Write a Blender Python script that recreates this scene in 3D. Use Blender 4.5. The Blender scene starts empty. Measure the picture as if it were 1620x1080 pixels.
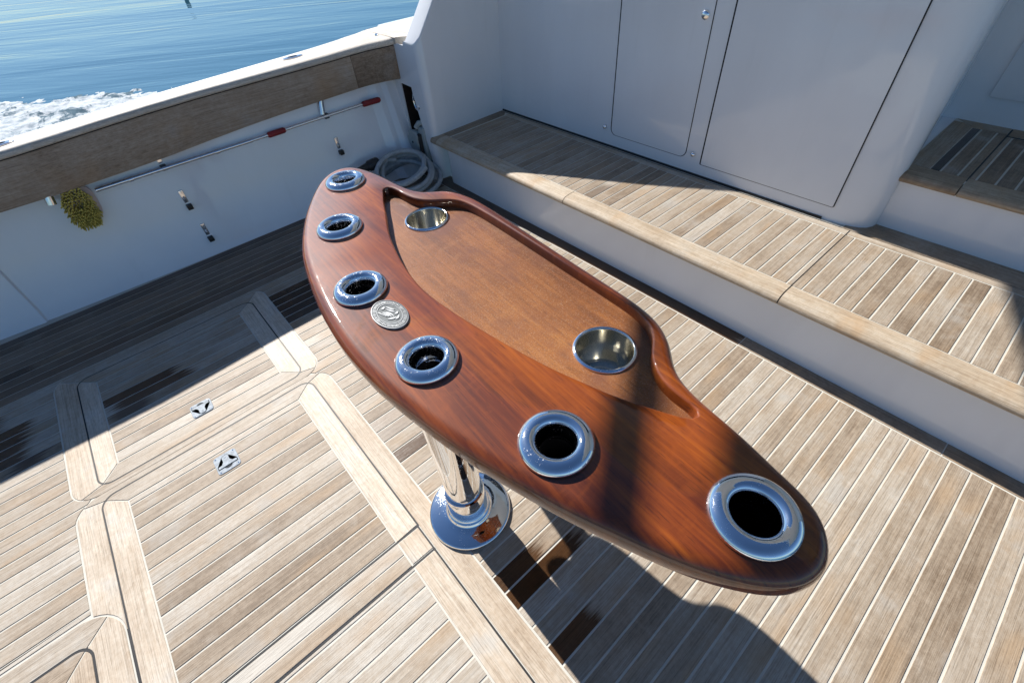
import bpy, bmesh, math, random
from mathutils import Vector, Matrix, noise as mnoise
from math import sin, cos, pi, sqrt, radians

random.seed(7)
scene = bpy.context.scene
COL = scene.collection

# ------------------------------------------------------------------ camera
cam_d = bpy.data.cameras.new('camera')
cam = bpy.data.objects.new('camera', cam_d); COL.objects.link(cam)
cam_d.lens = 16.01; cam_d.sensor_width = 36.0; cam_d.sensor_fit = 'HORIZONTAL'
cam_d.clip_start = 0.05; cam_d.clip_end = 6000
rt = Vector((0.748983, -0.659027, -0.068616)); up = Vector((0.507711, 0.504285, 0.698517)); bk = Vector((-0.425740, -0.558014, 0.712296))
cam.matrix_world = Matrix(((rt.x, up.x, bk.x, 0), (rt.y, up.y, bk.y, 0), (rt.z, up.z, bk.z, 1.5), (0, 0, 0, 1)))
scene.camera = cam

# ------------------------------------------------------------------ sky, sun, exposure
SUN = Vector((0.032, 1.0, 0.718)).normalized()
world = bpy.data.worlds.new('World'); scene.world = world; world.use_nodes = True
wn = world.node_tree.nodes; wl = world.node_tree.links
wn.clear()
w_out = wn.new('ShaderNodeOutputWorld'); w_bg = wn.new('ShaderNodeBackground'); w_sky = wn.new('ShaderNodeTexSky')
w_sky.sky_type = 'NISHITA'; w_sky.sun_disc = False
w_sky.sun_elevation = math.asin(SUN.z); w_sky.sun_rotation = math.atan2(SUN.x, SUN.y)
w_sky.altitude = 0; w_sky.air_density = 1.0; w_sky.dust_density = 0.3; w_sky.ozone_density = 4.0
w_bg.inputs['Strength'].default_value = 0.05
w_mul = wn.new('ShaderNodeMix'); w_mul.data_type = 'RGBA'; w_mul.blend_type = 'MULTIPLY'; w_mul.inputs[0].default_value = 1.0; w_mul.inputs[7].default_value = (.84, 1.0, 1.14, 1)
wl.new(w_sky.outputs[0], w_mul.inputs[6]); wl.new(w_mul.outputs[2], w_bg.inputs['Color']); wl.new(w_bg.outputs[0], w_out.inputs['Surface'])
sun_d = bpy.data.lights.new('sun', 'SUN'); sun_d.energy = 5.0; sun_d.angle = radians(0.53); sun_d.color = (1.0, 0.965, 0.91)
sun = bpy.data.objects.new('sun', sun_d); COL.objects.link(sun)
sun.rotation_euler = SUN.to_track_quat('Z', 'Y').to_euler()
vs = scene.view_settings
vs.view_transform = 'Standard'; vs.look = 'None'; vs.gamma = 1.0; vs.use_curve_mapping = False
vs.exposure = 0.85
scene.cycles.max_bounces = 10; scene.cycles.glossy_bounces = 6; scene.cycles.diffuse_bounces = 5

# ------------------------------------------------------------------ material helpers
def new_mat(name):
    m = bpy.data.materials.new(name); m.use_nodes = True
    nt = m.node_tree; nt.nodes.clear()
    o = nt.nodes.new('ShaderNodeOutputMaterial'); p = nt.nodes.new('ShaderNodeBsdfPrincipled')
    nt.links.new(p.outputs[0], o.inputs['Surface'])
    return m, nt, p
class NB:
    def __init__(s, nt): s.nt = nt
    def n(s, t, **kw):
        x = s.nt.nodes.new(t)
        for k, v in kw.items(): setattr(x, k, v)
        return x
    def put(s, inp, v):
        if hasattr(v, 'links') or hasattr(v, 'is_output'): s.nt.links.new(v, inp)
        else: inp.default_value = v
    def math(s, op, a, b=0.0, c=None, clamp=False):
        x = s.n('ShaderNodeMath', operation=op); x.use_clamp = clamp
        s.put(x.inputs[0], a); s.put(x.inputs[1], b)
        if c is not None: s.put(x.inputs[2], c)
        return x.outputs[0]
    def vmath(s, op, a, b):
        x = s.n('ShaderNodeVectorMath', operation=op); s.put(x.inputs[0], a); s.put(x.inputs[1], b); return x.outputs[0]
    def noise(s, vec, scale=1.0, detail=3.0, rough=0.55, dist=0.0):
        x = s.n('ShaderNodeTexNoise'); s.put(x.inputs['Vector'], vec)
        x.inputs['Scale'].default_value = scale; x.inputs['Detail'].default_value = detail
        x.inputs['Roughness'].default_value = rough; x.inputs['Distortion'].default_value = dist
        return x.outputs['Fac']
    def ramp(s, fac, stops):
        x = s.n('ShaderNodeValToRGB'); s.put(x.inputs[0], fac); e = x.color_ramp.elements
        while len(e) < len(stops): e.new(0.5)
        for i, (p, c) in enumerate(stops): e[i].position = p; e[i].color = (*c, 1)
        return x.outputs[0]
    def mix(s, fac, a, b, mode='MIX'):
        x = s.n('ShaderNodeMix', data_type='RGBA', blend_type=mode)
        s.put(x.inputs[0], fac); s.put(x.inputs[6], a if not isinstance(a, tuple) else (*a, 1)); s.put(x.inputs[7], b if not isinstance(b, tuple) else (*b, 1))
        return x.outputs[2]
    def sstep(s, v, a, b):
        x = s.n('ShaderNodeMapRange', interpolation_type='SMOOTHSTEP')
        s.put(x.inputs[0], v); s.put(x.inputs[1], a); s.put(x.inputs[2], b); x.inputs[3].default_value = 0; x.inputs[4].default_value = 1
        return x.outputs[0]
    def bump(s, h, strength=0.2, dist=0.002):
        x = s.n('ShaderNodeBump'); s.put(x.inputs['Height'], h); x.inputs['Strength'].default_value = strength; x.inputs['Distance'].default_value = dist
        return x.outputs[0]
    def pos(s): return s.n('ShaderNodeNewGeometry').outputs['Position']

def simple(name, col, rough=0.5, metal=0.0, coat=0.0, spec=0.5, var=0.0, bump=0.0, vscale=20.0):
    m, nt, p = new_mat(name); b = NB(nt)
    p.inputs['Roughness'].default_value = rough; p.inputs['Metallic'].default_value = metal
    p.inputs['Coat Weight'].default_value = coat; p.inputs['Coat Roughness'].default_value = 0.08
    p.inputs['Specular IOR Level'].default_value = spec
    f = b.noise(b.pos(), vscale, 4)
    c = b.mix(b.sstep(f, 0.3, 0.7), tuple(max(0, x * (1 - var)) for x in col), tuple(x * (1 + var) for x in col))
    nt.links.new(c, p.inputs['Base Color'])
    if bump:
        nt.links.new(b.bump(b.noise(b.pos(), vscale * 6, 3), bump), p.inputs['Normal'])
    return m

def teak(name, axis, dark=1.0, tint=(1, 1, 1), rough=0.62, grey=0.0):
    """Weathered teak; grain runs along axis. Object colour: r damp or painted shade amount, g tone, b / alpha where that stretch starts and ends."""
    m, nt, p = new_mat(name); b = NB(nt)
    oi = b.n('ShaderNodeObjectInfo'); rnd = oi.outputs['Random']; P = b.pos()
    sp = b.n('ShaderNodeSeparateXYZ'); nt.links.new(P, sp.inputs[0])
    cc = b.n('ShaderNodeSeparateColor'); nt.links.new(oi.outputs['Color'], cc.inputs[0])
    off = b.n('ShaderNodeCombineXYZ')
    for k, s_ in enumerate((37.0, 19.0, 11.0)): nt.links.new(b.math('MULTIPLY', rnd, s_), off.inputs[k])
    Q = b.vmath('ADD', P, off.outputs[0])
    def st(a, c):
        return b.vmath('MULTIPLY', Q, (a, c, c) if axis == 'x' else (c, a, c))
    streak = b.noise(st(2.2, 70.0), 1.0, 5, 0.65, 0.5)
    fine = b.noise(st(7.0, 330.0), 1.0, 3, 0.65)
    pore = b.noise(st(26.0, 560.0), 1.0, 2, 0.6)
    blot = b.noise(b.vmath('MULTIPLY', Q, (5.5, 5.5, 5.5)), 1.0, 4, 0.6)
    mott = b.noise(b.vmath('MULTIPLY', Q, (60, 60, 60)), 1.0, 4, 0.7)
    t = b.math('ADD', b.math('MULTIPLY', b.math('SUBTRACT', streak, 0.5), 0.50), b.math('MULTIPLY', b.math('SUBTRACT', blot, 0.5), 0.50))
    t = b.math('ADD', t, b.math('MULTIPLY', b.math('SUBTRACT', rnd, 0.5), 0.16))
    t = b.math('ADD', t, b.math('MULTIPLY', b.math('SUBTRACT', cc.outputs[1], 0.5), 1.15))
    t = b.math('ADD', t, b.math('MULTIPLY', b.math('SUBTRACT', mott, 0.5), 0.42))
    t = b.math('ADD', t, 0.55)
    D = dark
    def c(r, g, bl): return (r * D * tint[0], g * D * tint[1], bl * D * tint[2])
    col = b.ramp(t, [(0.05, c(.10, .068, .042)), (0.30, c(.205, .150, .102)), (0.52, c(.325, .258, .190)), (0.72, c(.405, .345, .275)), (0.95, c(.51, .47, .41))])
    warm = b.noise(b.vmath('MULTIPLY', Q, (3.1, 9.0, 3.0)), 1.0, 2)
    col = b.mix(b.math('MULTIPLY', b.sstep(warm, 0.5, 0.72), 0.55 * (1 - grey)), col, c(.37, .25, .145))
    col = b.mix(b.math('MULTIPLY', b.sstep(blot, 0.56, 0.72), 0.5 + 0.4 * grey), col, c(.36, .335, .30))
    g = b.ramp(fine, [(0.30, (.66, .64, .62)), (0.5, (.97, .97, .97)), (0.7, (1.12, 1.12, 1.12))])
    col = b.mix(1.0, col, g, 'MULTIPLY')
    col = b.mix(b.math('MULTIPLY', b.sstep(pore, 0.60, 0.70), 0.45), col, c(.10, .07, .045))
    # damp stretches; the port wall rows use the same darkening as painted shade
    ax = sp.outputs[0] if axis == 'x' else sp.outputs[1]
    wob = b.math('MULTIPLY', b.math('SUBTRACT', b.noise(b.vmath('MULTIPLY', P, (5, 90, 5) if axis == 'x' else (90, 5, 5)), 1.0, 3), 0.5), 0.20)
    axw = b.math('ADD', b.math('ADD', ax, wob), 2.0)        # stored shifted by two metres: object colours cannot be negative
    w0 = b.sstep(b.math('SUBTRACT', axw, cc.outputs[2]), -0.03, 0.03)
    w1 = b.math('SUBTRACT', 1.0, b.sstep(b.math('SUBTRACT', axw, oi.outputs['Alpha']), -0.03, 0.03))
    wet_or_shade = b.math('MULTIPLY', b.math('MULTIPLY', w0, w1), cc.outputs[0], clamp=True)
    wet_or_shade_col = b.mix(1.0, col, (.20, .115, .058), 'MULTIPLY')
    col = b.mix(wet_or_shade, col, wet_or_shade_col)
    nt.links.new(col, p.inputs['Base Color'])
    r = b.math('SUBTRACT', rough, b.math('MULTIPLY', wet_or_shade, rough - 0.24))
    nt.links.new(r, p.inputs['Roughness'])
    p.inputs['Specular IOR Level'].default_value = 0.4
    h = b.math('ADD', b.math('MULTIPLY', fine, 0.8), b.math('MULTIPLY', pore, -0.4))
    h = b.math('ADD', h, b.math('MULTIPLY', mott, 0.25))
    nt.links.new(b.bump(h, 0.45, 0.0012), p.inputs['Normal'])
    return m

def mahogany(name, coat, rough, matte=False):
    m, nt, p = new_mat(name); b = NB(nt); P = b.pos()
    R2 = b.n('ShaderNodeVectorRotate', rotation_type='Z_AXIS'); nt.links.new(P, R2.inputs['Vector']); R2.inputs['Angle'].default_value = radians(3.0)
    Q = R2.outputs[0]
    big = b.noise(b.vmath('MULTIPLY', Q, (9.0, 1.3, 4.0)), 1.0, 4, 0.55, 0.8)
    med = b.noise(b.vmath('MULTIPLY', Q, (130.0, 4.0, 30.0)), 1.0, 5, 0.65, 0.4)
    fine = b.noise(b.vmath('MULTIPLY', Q, (330.0, 22.0, 100.0)), 1.0, 2, 0.6)
    curl = b.noise(b.vmath('MULTIPLY', Q, (16.0, 26.0, 10.0)), 1.0, 3, 0.6, 1.2)
    t = b.math('ADD', b.math('MULTIPLY', big, 0.62), b.math('MULTIPLY', med, 0.38))
    if not matte:
        col = b.ramp(t, [(0.27, (.042, .007, .002)), (0.43, (.115, .021, .003)), (0.55, (.220, .046, .004)), (0.72, (.42, .112, .007))])
    else:
        col = b.ramp(t, [(0.28, (.095, .030, .010)), (0.45, (.19, .064, .018)), (0.58, (.29, .105, .027)), (0.75, (.40, .165, .045))])
    col = b.mix(b.math('MULTIPLY', b.sstep(curl, 0.48, 0.75), 0.30), col, (.27, .060, .006) if not matte else (.35, .15, .05))
    col = b.mix(b.math('MULTIPLY', b.sstep(fine, 0.58, 0.72), 0.5), col, (.030, .008, .003) if not matte else (.07, .025, .012))
    if matte:
        grit = b.n('ShaderNodeTexVoronoi'); nt.links.new(P, grit.inputs['Vector']); grit.inputs['Scale'].default_value = 900.0
        gs = b.n('ShaderNodeSeparateColor'); nt.links.new(grit.outputs['Color'], gs.inputs[0])
        col = b.mix(b.math('MULTIPLY', b.sstep(gs.outputs[0], 0.84, 0.95), 0.34), col, (.42, .33, .27))
        col = b.mix(b.math('MULTIPLY', b.sstep(gs.outputs[1], 0.72, 0.9), 0.40), col, (.06, .028, .016))
        pat = b.noise(b.vmath('MULTIPLY', P, (9, 7, 9)), 1.0, 4, 0.6)
        col = b.mix(b.math('MULTIPLY', b.sstep(pat, 0.44, 0.70), 0.68), col, (.155, .060, .036))
        nt.links.new(b.bump(b.math('ADD', gs.outputs[0], b.math('MULTIPLY', gs.outputs[2], 0.7)), 0.35, 0.0007), p.inputs['Normal'])
    nt.links.new(col, p.inputs['Base Color'])
    p.inputs['Roughness'].default_value = rough
    p.inputs['Specular IOR Level'].default_value = 0.15
    p.inputs['Coat Weight'].default_value = coat
    sm = b.noise(b.vmath('MULTIPLY', P, (14, 9, 9)), 1.0, 4, 0.65)
    sc = b.noise(b.vmath('MULTIPLY', P, (160, 160, 160)), 1.0, 2, 0.6)
    nt.links.new(b.math('ADD', 0.025, b.math('ADD', b.math('MULTIPLY', b.sstep(sm, 0.40, 0.75), 0.07), b.math('MULTIPLY', b.sstep(sc, 0.55, 0.8), 0.04))), p.inputs['Coat Roughness'])
    if not matte:
        wv = b.noise(b.vmath('MULTIPLY', P, (26, 26, 26)), 1.0, 2)
        nt.links.new(b.bump(wv, 0.06, 0.004), p.inputs['Coat Normal'])
    return m

def chrome(name, base=(.86, .86, .87), rough=0.035):
    m, nt, p = new_mat(name); b = NB(nt); P = b.pos()
    p.inputs['Metallic'].default_value = 1.0
    p.inputs['Base Color'].default_value = (*base, 1)
    sp = b.noise(P, 320.0, 3, 0.7); bl = b.noise(P, 24.0, 4, 0.6)
    salt = b.math('MULTIPLY', b.sstep(sp, 0.56, 0.68), b.sstep(bl, 0.43, 0.62))
    nt.links.new(b.math('ADD', rough, b.math('MULTIPLY', salt, 0.36)), p.inputs['Roughness'])
    nt.links.new(b.bump(b.noise(P, 34.0, 2), 0.025, 0.01), p.inputs['Normal'])
    return m

def gelcoat(name, col=(.79, .805, .825)):
    m, nt, p = new_mat(name); b = NB(nt); P = b.pos()
    bl = b.noise(b.vmath('MULTIPLY', P, (3, 3, 1.2)), 1.0, 5, 0.6)
    streak = b.noise(b.vmath('MULTIPLY', P, (16, 16, 1.6)), 1.0, 4, 0.6)
    c = b.mix(b.sstep(bl, 0.35, 0.75), tuple(x * 0.95 for x in col), col)
    c = b.mix(b.math('MULTIPLY', b.sstep(streak, 0.58, 0.8), 0.10), c, (.52, .51, .47))
    nt.links.new(c, p.inputs['Base Color'])
    nt.links.new(b.math('ADD', 0.06, b.math('MULTIPLY', b.sstep(bl, 0.4, 0.7), 0.10)), p.inputs['Roughness'])
    p.inputs['Specular IOR Level'].default_value = 0.55
    nt.links.new(b.bump(b.noise(b.vmath('MULTIPLY', P, (4.5, 4.5, 3.5)), 1.0, 2), 0.10, 0.03), p.inputs['Normal'])
    return m

M = {}
M['teak_x'] = teak('teak fore and aft', 'x')
M['teak_y'] = teak('teak athwartships', 'y', dark=1.12)
M['teak_pale'] = teak('bleached teak', 'y', dark=1.36, grey=0.8)
M['teak_pale_x'] = teak('bleached teak fore and aft', 'x', dark=1.12, grey=0.8)
M['coaming'] = teak('grey brown teak', 'x', dark=1.02, tint=(.97, .95, .96), rough=0.7)
M['nosing'] = teak('sanded teak', 'y', dark=1.12, tint=(1.05, 1.0, .92))
M['varnish'] = mahogany('varnished mahogany', 1.0, 0.55)
M['inset'] = mahogany('sanded mahogany', 0.45, 0.40, True)
M['chrome'] = chrome('polished stainless')
M['satin'] = chrome('satin stainless', (.70, .71, .73), 0.13)
M['cup'] = simple('drawn stainless', (.66, .64, .58), 0.14, 1.0, var=.05)
M['gel'] = gelcoat('white gelcoat')
M['caulk'] = simple('cream caulk', (.54, .52, .46), 0.75, var=.06)
M['rubber'] = simple('black rubber', (.012, .012, .013), 0.6, var=.2)
M['void'] = simple('black tube liner', (.005, .005, .006), 0.95, spec=0.03, var=.2)
M['alu'] = simple('brushed aluminium', (.72, .73, .75), 0.25, 1.0, var=.05)
M['red'] = simple('red rubber grip', (.22, .012, .014), 0.55, var=.15)
M['bristle'] = simple('yellow bristles', (.60, .49, .11), 0.8, var=.25, vscale=60)
M['brushblock'] = simple('white brush block', (.66, .56, .55), 0.5, var=.05)
M['cord'] = simple('white cord jacket', (.36, .38, .39), 0.55, var=.14, vscale=30)
M['blackplastic'] = simple('black plastic', (.014, .015, .016), 0.45, var=.2)
M['yellowplastic'] = simple('yellow plastic', (.42, .33, .02), 0.5, var=.1)
M['greyplastic'] = simple('grey plastic', (.34, .38, .38), 0.5, var=.1, vscale=8)
M['recess'] = simple('dark locker wood', (.022, .010, .007), 0.6, var=.4)
M['glass'] = simple('dark cabin glass', (.01, .012, .015), 0.04, spec=0.8)
M['groove'] = simple('latch groove', (.045, .05, .055), 0.8, spec=.1, var=.2)
M['latchsteel'] = simple('cast stainless', (.33, .37, .41), 0.60, 0.0, spec=.15, var=.22, vscale=90)
M['pewter'] = simple('pewter', (.20, .21, .22), 0.5, 0.4, var=.12, vscale=90)
M['pewter_dark'] = simple('oxidised pewter', (.05, .06, .066), 0.6, 0.2, var=.3, vscale=70)
M['blocker'] = simple('dark canvas', (.05, .06, .08), 0.8, var=.2)
M['piling'] = simple('tarred piling', (.04, .032, .026), 0.85, var=.3)

# ------------------------------------------------------------------ mesh helpers
def build(name, bm, mat, parent=None, smooth=35, loc=None):
    bmesh.ops.remove_doubles(bm, verts=bm.verts, dist=1e-5)
    bmesh.ops.recalc_face_normals(bm, faces=bm.faces)
    me = bpy.data.meshes.new(name)
    if loc is not None: bmesh.ops.translate(bm, verts=bm.verts, vec=-Vector(loc))
    bm.to_mesh(me); bm.free()
    if smooth:
        for p in me.polygons: p.use_smooth = True
        me.set_sharp_from_angle(angle=radians(smooth))
    for k in (mat if isinstance(mat, (list, tuple)) else [mat]): me.materials.append(k)
    o = bpy.data.objects.new(name, me); COL.objects.link(o)
    if loc is not None: o.location = loc
    if parent is not None: attach(o, parent)
    o.color = (0, 0.5, 0, 0)
    return o
def attach(o, parent):
    o.parent = parent
    o.matrix_parent_inverse = Matrix.Translation(parent.location).inverted() if parent.location.length else Matrix.Identity(4)
def thing(name, label, cat, loc=(0, 0, 0), group=None, kind=None):
    o = bpy.data.objects.new(name, None); COL.objects.link(o); o.location = loc; o.empty_display_size = 0.05
    tag(o, label, cat, group, kind); return o
def tag(o, label=None, cat=None, group=None, kind=None):
    if label: o['label'] = label
    if cat: o['category'] = cat
    if group: o['group'] = group
    if kind: o['kind'] = kind
    return o
def BM(): return bmesh.new()
def offset(pts, d):
    n = len(pts); out = []
    for i in range(n):
        p0 = Vector(pts[i - 1]); p1 = Vector(pts[i]); p2 = Vector(pts[(i + 1) % n])
        a = (p1 - p0); c = (p2 - p1)
        if a.length < 1e-9 or c.length < 1e-9: out.append(tuple(p1)); continue
        a.normalize(); c.normalize()
        n1 = Vector((-a.y, a.x)); n2 = Vector((-c.y, c.x)); k = n1 + n2; L = max(0.25, 1 + n1.dot(n2))
        q = p1 + k * (d / L); out.append((q.x, q.y))
    return out
def ccw(pts):
    s = sum(pts[i - 1][0] * pts[i][1] - pts[i][0] * pts[i - 1][1] for i in range(len(pts)))
    return pts if s > 0 else pts[::-1]
def rings(bm, levels, cap_top=True, cap_bot=False):
    """levels: list of (points2d, z); same count each; returns vertex rings."""
    R = [[bm.verts.new((x, y, z)) for x, y in pts] for pts, z in levels]
    n = len(R[0])
    for a, c in zip(R, R[1:]):
        for i in range(n): bm.faces.new((a[i], a[(i + 1) % n], c[(i + 1) % n], c[i]))
    if cap_bot: bm.faces.new(R[0][::-1])
    if cap_top:
        f = bm.faces.new(R[-1])
        if n > 8: bmesh.ops.triangulate(bm, faces=[f], ngon_method='EAR_CLIP')
    return R
def slab(bm, pts, z0, z1, bev=0.0012, bot=False):
    q = []
    for p in ccw(pts):
        if not q or (Vector(p) - Vector(q[-1])).length > 2e-4: q.append(p)
    if (Vector(q[0]) - Vector(q[-1])).length < 2e-4: q.pop()
    pts = q
    if bev: rings(bm, [(pts, z0), (pts, z1 - bev), (offset(pts, bev), z1)], True, bot)
    else: rings(bm, [(pts, z0), (pts, z1)], True, bot)
def prism(bm, pts, fn, a, c):
    """extrude a 2-D outline between a and c through fn(u, v, w)."""
    A = [bm.verts.new(fn(u, v, a)) for u, v in pts]; B = [bm.verts.new(fn(u, v, c)) for u, v in pts]
    n = len(pts)
    for i in range(n): bm.faces.new((A[i], A[(i + 1) % n], B[(i + 1) % n], B[i]))
    bm.faces.new(A[::-1]); bm.faces.new(B)
def box(bm, x0, x1, y0, y1, z0, z1, bev=0.0):
    r = bmesh.ops.create_cube(bm, size=1.0)['verts']
    for v in r:
        v.co = Vector((x0 + (v.co.x + .5) * (x1 - x0), y0 + (v.co.y + .5) * (y1 - y0), z0 + (v.co.z + .5) * (z1 - z0)))
    if bev:
        es = list({e for v in r for e in v.link_edges})
        bmesh.ops.bevel(bm, geom=es, offset=bev, segments=2, affect='EDGES', profile=0.6)
def lathe(bm, prof, c, n=40, axis=Vector((0, 0, 1)), sx=1.0, sy=1.0, closed=False):
    q = Vector((0, 0, 1)).rotation_difference(Vector(axis).normalized()); c = Vector(c)
    R = []
    for r, z in prof:
        R.append([bm.verts.new(c + q @ Vector((r * cos(2 * pi * k / n) * sx, r * sin(2 * pi * k / n) * sy, z))) for k in range(n)] if r > 1e-6 else [bm.verts.new(c + q @ Vector((0, 0, z)))])
    for a, b in zip(R, R[1:]):
        for i in range(n):
            j = (i + 1) % n
            if len(a) == 1 and len(b) == 1: continue
            if len(a) == 1: bm.faces.new((a[0], b[j], b[i]))
            elif len(b) == 1: bm.faces.new((a[i], a[j], b[0]))
            else: bm.faces.new((a[i], a[j], b[j], b[i]))
    return R
def tube(bm, path, r, n=12, caps=True):
    path = [Vector(p) for p in path]; rr = r if isinstance(r, (list, tuple)) else [r] * len(path)
    prev = None; R = []
    for i, p in enumerate(path):
        d = (path[min(i + 1, len(path) - 1)] - path[max(i - 1, 0)]).normalized()
        u = d.orthogonal().normalized() if prev is None else (prev - d * prev.dot(d)).normalized()
        prev = u; v = d.cross(u)
        R.append([bm.verts.new(p + (u * cos(2 * pi * k / n) + v * sin(2 * pi * k / n)) * rr[i]) for k in range(n)])
    for a, b in zip(R, R[1:]):
        for i in range(n): bm.faces.new((a[i], a[(i + 1) % n], b[(i + 1) % n], b[i]))
    if caps: bm.faces.new(R[0][::-1]); bm.faces.new(R[-1])
def interp(tab, x):
    if x <= tab[0][0]: return tab[0][1]
    for (a, p), (c, q) in zip(tab, tab[1:]):
        if x <= c: return p + (q - p) * (x - a) / (c - a)
    return tab[-1][1]
def smoothtab(tab, x, w=0.12):
    return sum(interp(tab, x + w * k) * g for k, g in ((-1, .25), (0, .5), (1, .25)))
def tone(o, g=None, wet_or_shade=0.0, w0=0.0, w1=0.0):
    o.color = (wet_or_shade, random.gauss(0.5, 0.10) if g is None else g, w0 + 2, w1 + 2)
    return o

# ================================================================== THE DECK (cockpit sole)
G = 0.0031                      # half a caulk line
deck = thing('deck', None, None, (0, 0, 0), kind='structure')
b = BM(); box(b, -3.2, 1.70, -1.95, 3.22, -0.08, -0.0017); build('caulk_bed', b, M['caulk'], deck, 0)
ROW0 = 0.035; PITCH = 0.06
def rows(y0, y1, ph=ROW0):
    k = math.ceil((y0 - ph) / PITCH - 1e-6)
    while ph + k * PITCH < y1 - 1e-6:
        yield ph + k * PITCH, ph + (k + 1) * PITCH; k += 1
HX0, HX1 = -0.80, 0.178
H1T, HM, RO = 2.495, 1.6675, 0.085
def frame_left(y):              # left edge of the hatch surrounds
    x = HX0
    for yc, s in ((H1T, -1), (HM, 1), (HM, -1)):
        d = (y - yc) * s
        if 0 <= d < RO: x = max(x, HX0 + RO - sqrt(max(0, RO * RO - (RO - d) ** 2)))
    if y < 1.21:
        return -9
    return x
def frame_right(y):
    x = HX1
    for yc, s in ((H1T, -1), (HM, 1), (HM, -1)):
        d = (y - yc) * s
        if 0 <= d < RO: x = min(x, HX1 - RO + sqrt(max(0, RO * RO - (RO - d) ** 2)))
    return x
WET_OR_SHADE_ROWS = {}                    # (side, row index) -> (amount, from, to)
def wet_or_shade_for(side, yc):
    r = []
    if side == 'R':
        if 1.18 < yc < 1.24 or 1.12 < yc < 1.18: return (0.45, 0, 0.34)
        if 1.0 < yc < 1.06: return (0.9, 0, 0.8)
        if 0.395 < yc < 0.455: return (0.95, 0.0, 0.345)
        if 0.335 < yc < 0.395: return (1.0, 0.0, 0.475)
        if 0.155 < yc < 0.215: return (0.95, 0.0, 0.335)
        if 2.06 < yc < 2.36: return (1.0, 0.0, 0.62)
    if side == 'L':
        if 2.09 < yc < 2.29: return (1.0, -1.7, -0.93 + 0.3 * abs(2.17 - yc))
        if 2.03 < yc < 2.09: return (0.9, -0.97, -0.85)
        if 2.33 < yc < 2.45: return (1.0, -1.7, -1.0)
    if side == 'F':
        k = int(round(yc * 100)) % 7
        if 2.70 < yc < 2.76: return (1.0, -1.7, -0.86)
        return (0.50 + 0.05 * k, -1.75 + 0.1 * k, 1.7 - 0.12 * k)  # painted shade: darkens every remaining row along the port wall
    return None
def plank(parent, poly, mat, z=0.0, g=None, wet_or_shade=None, th=0.012):
    b = BM(); slab(b, poly, z - th, z, 0.0008)
    o = build('plank', b, M[mat], parent, 0)
    if wet_or_shade: tone(o, g, *wet_or_shade)
    else: tone(o, g)
    return o
for y0, y1 in rows(-1.5, 3.10):
    a, c = y0 + G, min(y1 - G, 3.045); yc = (y0 + y1) / 2
    if c - a < 0.015: continue
    ys = [a + (c - a) * k / 4 for k in range(5)]
    if a >= H1T - 1e-6:
        plank(deck, [(-1.7, a), (1.580, a), (1.580, c), (-1.7, c)], 'teak_x', wet_or_shade=wet_or_shade_for('F', yc), g=random.gauss(0.44, 0.07))  # tone lowered too, as part of the shade painted into these rows
        continue
    R = [(frame_right(y) + 0.0045, y) for y in ys]
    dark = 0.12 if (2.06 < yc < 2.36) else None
    plank(deck, [(1.580, a)] + [(1.580, c)] + R[::-1], 'teak_x', wet_or_shade=wet_or_shade_for('R', yc), g=dark if dark else random.gauss(0.53, 0.075))
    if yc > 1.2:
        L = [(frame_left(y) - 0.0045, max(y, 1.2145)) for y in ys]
        plank(deck, [(-1.7, L[0][1])] + L + [(-1.7, c)], 'teak_x', wet_or_shade=wet_or_shade_for('L', yc), g=random.gauss(0.62, 0.09))
# margin board at the foot of the step
for ya, yb, w in ((-1.5, -0.30, None), (-0.296, 0.452, None), (0.456, 3.04, (0.9, 0.456, 3.2))):
    b = BM(); slab(b, [(1.5865, ya), (1.70, ya), (1.70, yb), (1.5865, yb)], -0.012, 0.0, 0.0011)
    o = build('margin_board', b, M['teak_y'], deck, 0)
    tone(o, 0.42, *(w or (0, 0, 0)))

# frame pieces with rounded corners
def arc(cx, cy, r, a0, a1, n=6): return [(cx + r * cos(a0 + (a1 - a0) * k / n), cy + r * sin(a0 + (a1 - a0) * k / n)) for k in range(n + 1)]
def half_corner(rect, r, corner, first):
    """half of a rounded corner arc; corners 0..3 counter-clockwise from lower left; first = the half met first going round."""
    x0, x1, y0, y1 = rect
    cx, cy = ((x0 + r, y0 + r), (x1 - r, y0 + r), (x1 - r, y1 - r), (x0 + r, y1 - r))[corner]
    s = pi + corner * pi / 2
    if r < 1e-6: return [(cx, cy)]
    return arc(cx, cy, r, s, s + pi / 4, 4) if first else arc(cx, cy, r, s + pi / 4, s + pi / 2, 4)
def to_n(ch, n):
    if len(ch) == n: return ch
    out = []
    for k in range(n):
        t = k / (n - 1) * (len(ch) - 1); a = min(int(t), len(ch) - 2); out.append(tuple(Vector(ch[a]).lerp(Vector(ch[a + 1]), t - a)))
    return out
def side_piece(outer, ro, inner, ri, side):
    """side 0 bottom, 1 right, 2 top, 3 left: the mitred board between two rounded rectangles, as an outer and an inner chain."""
    c0, c1 = side, (side + 1) % 4
    O = half_corner(outer, ro, c0, False) + half_corner(outer, ro, c1, True)
    I = half_corner(inner, ri, c0, False) + half_corner(inner, ri, c1, True)
    n = max(len(O), len(I))
    return to_n(O, n), to_n(I, n)
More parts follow.
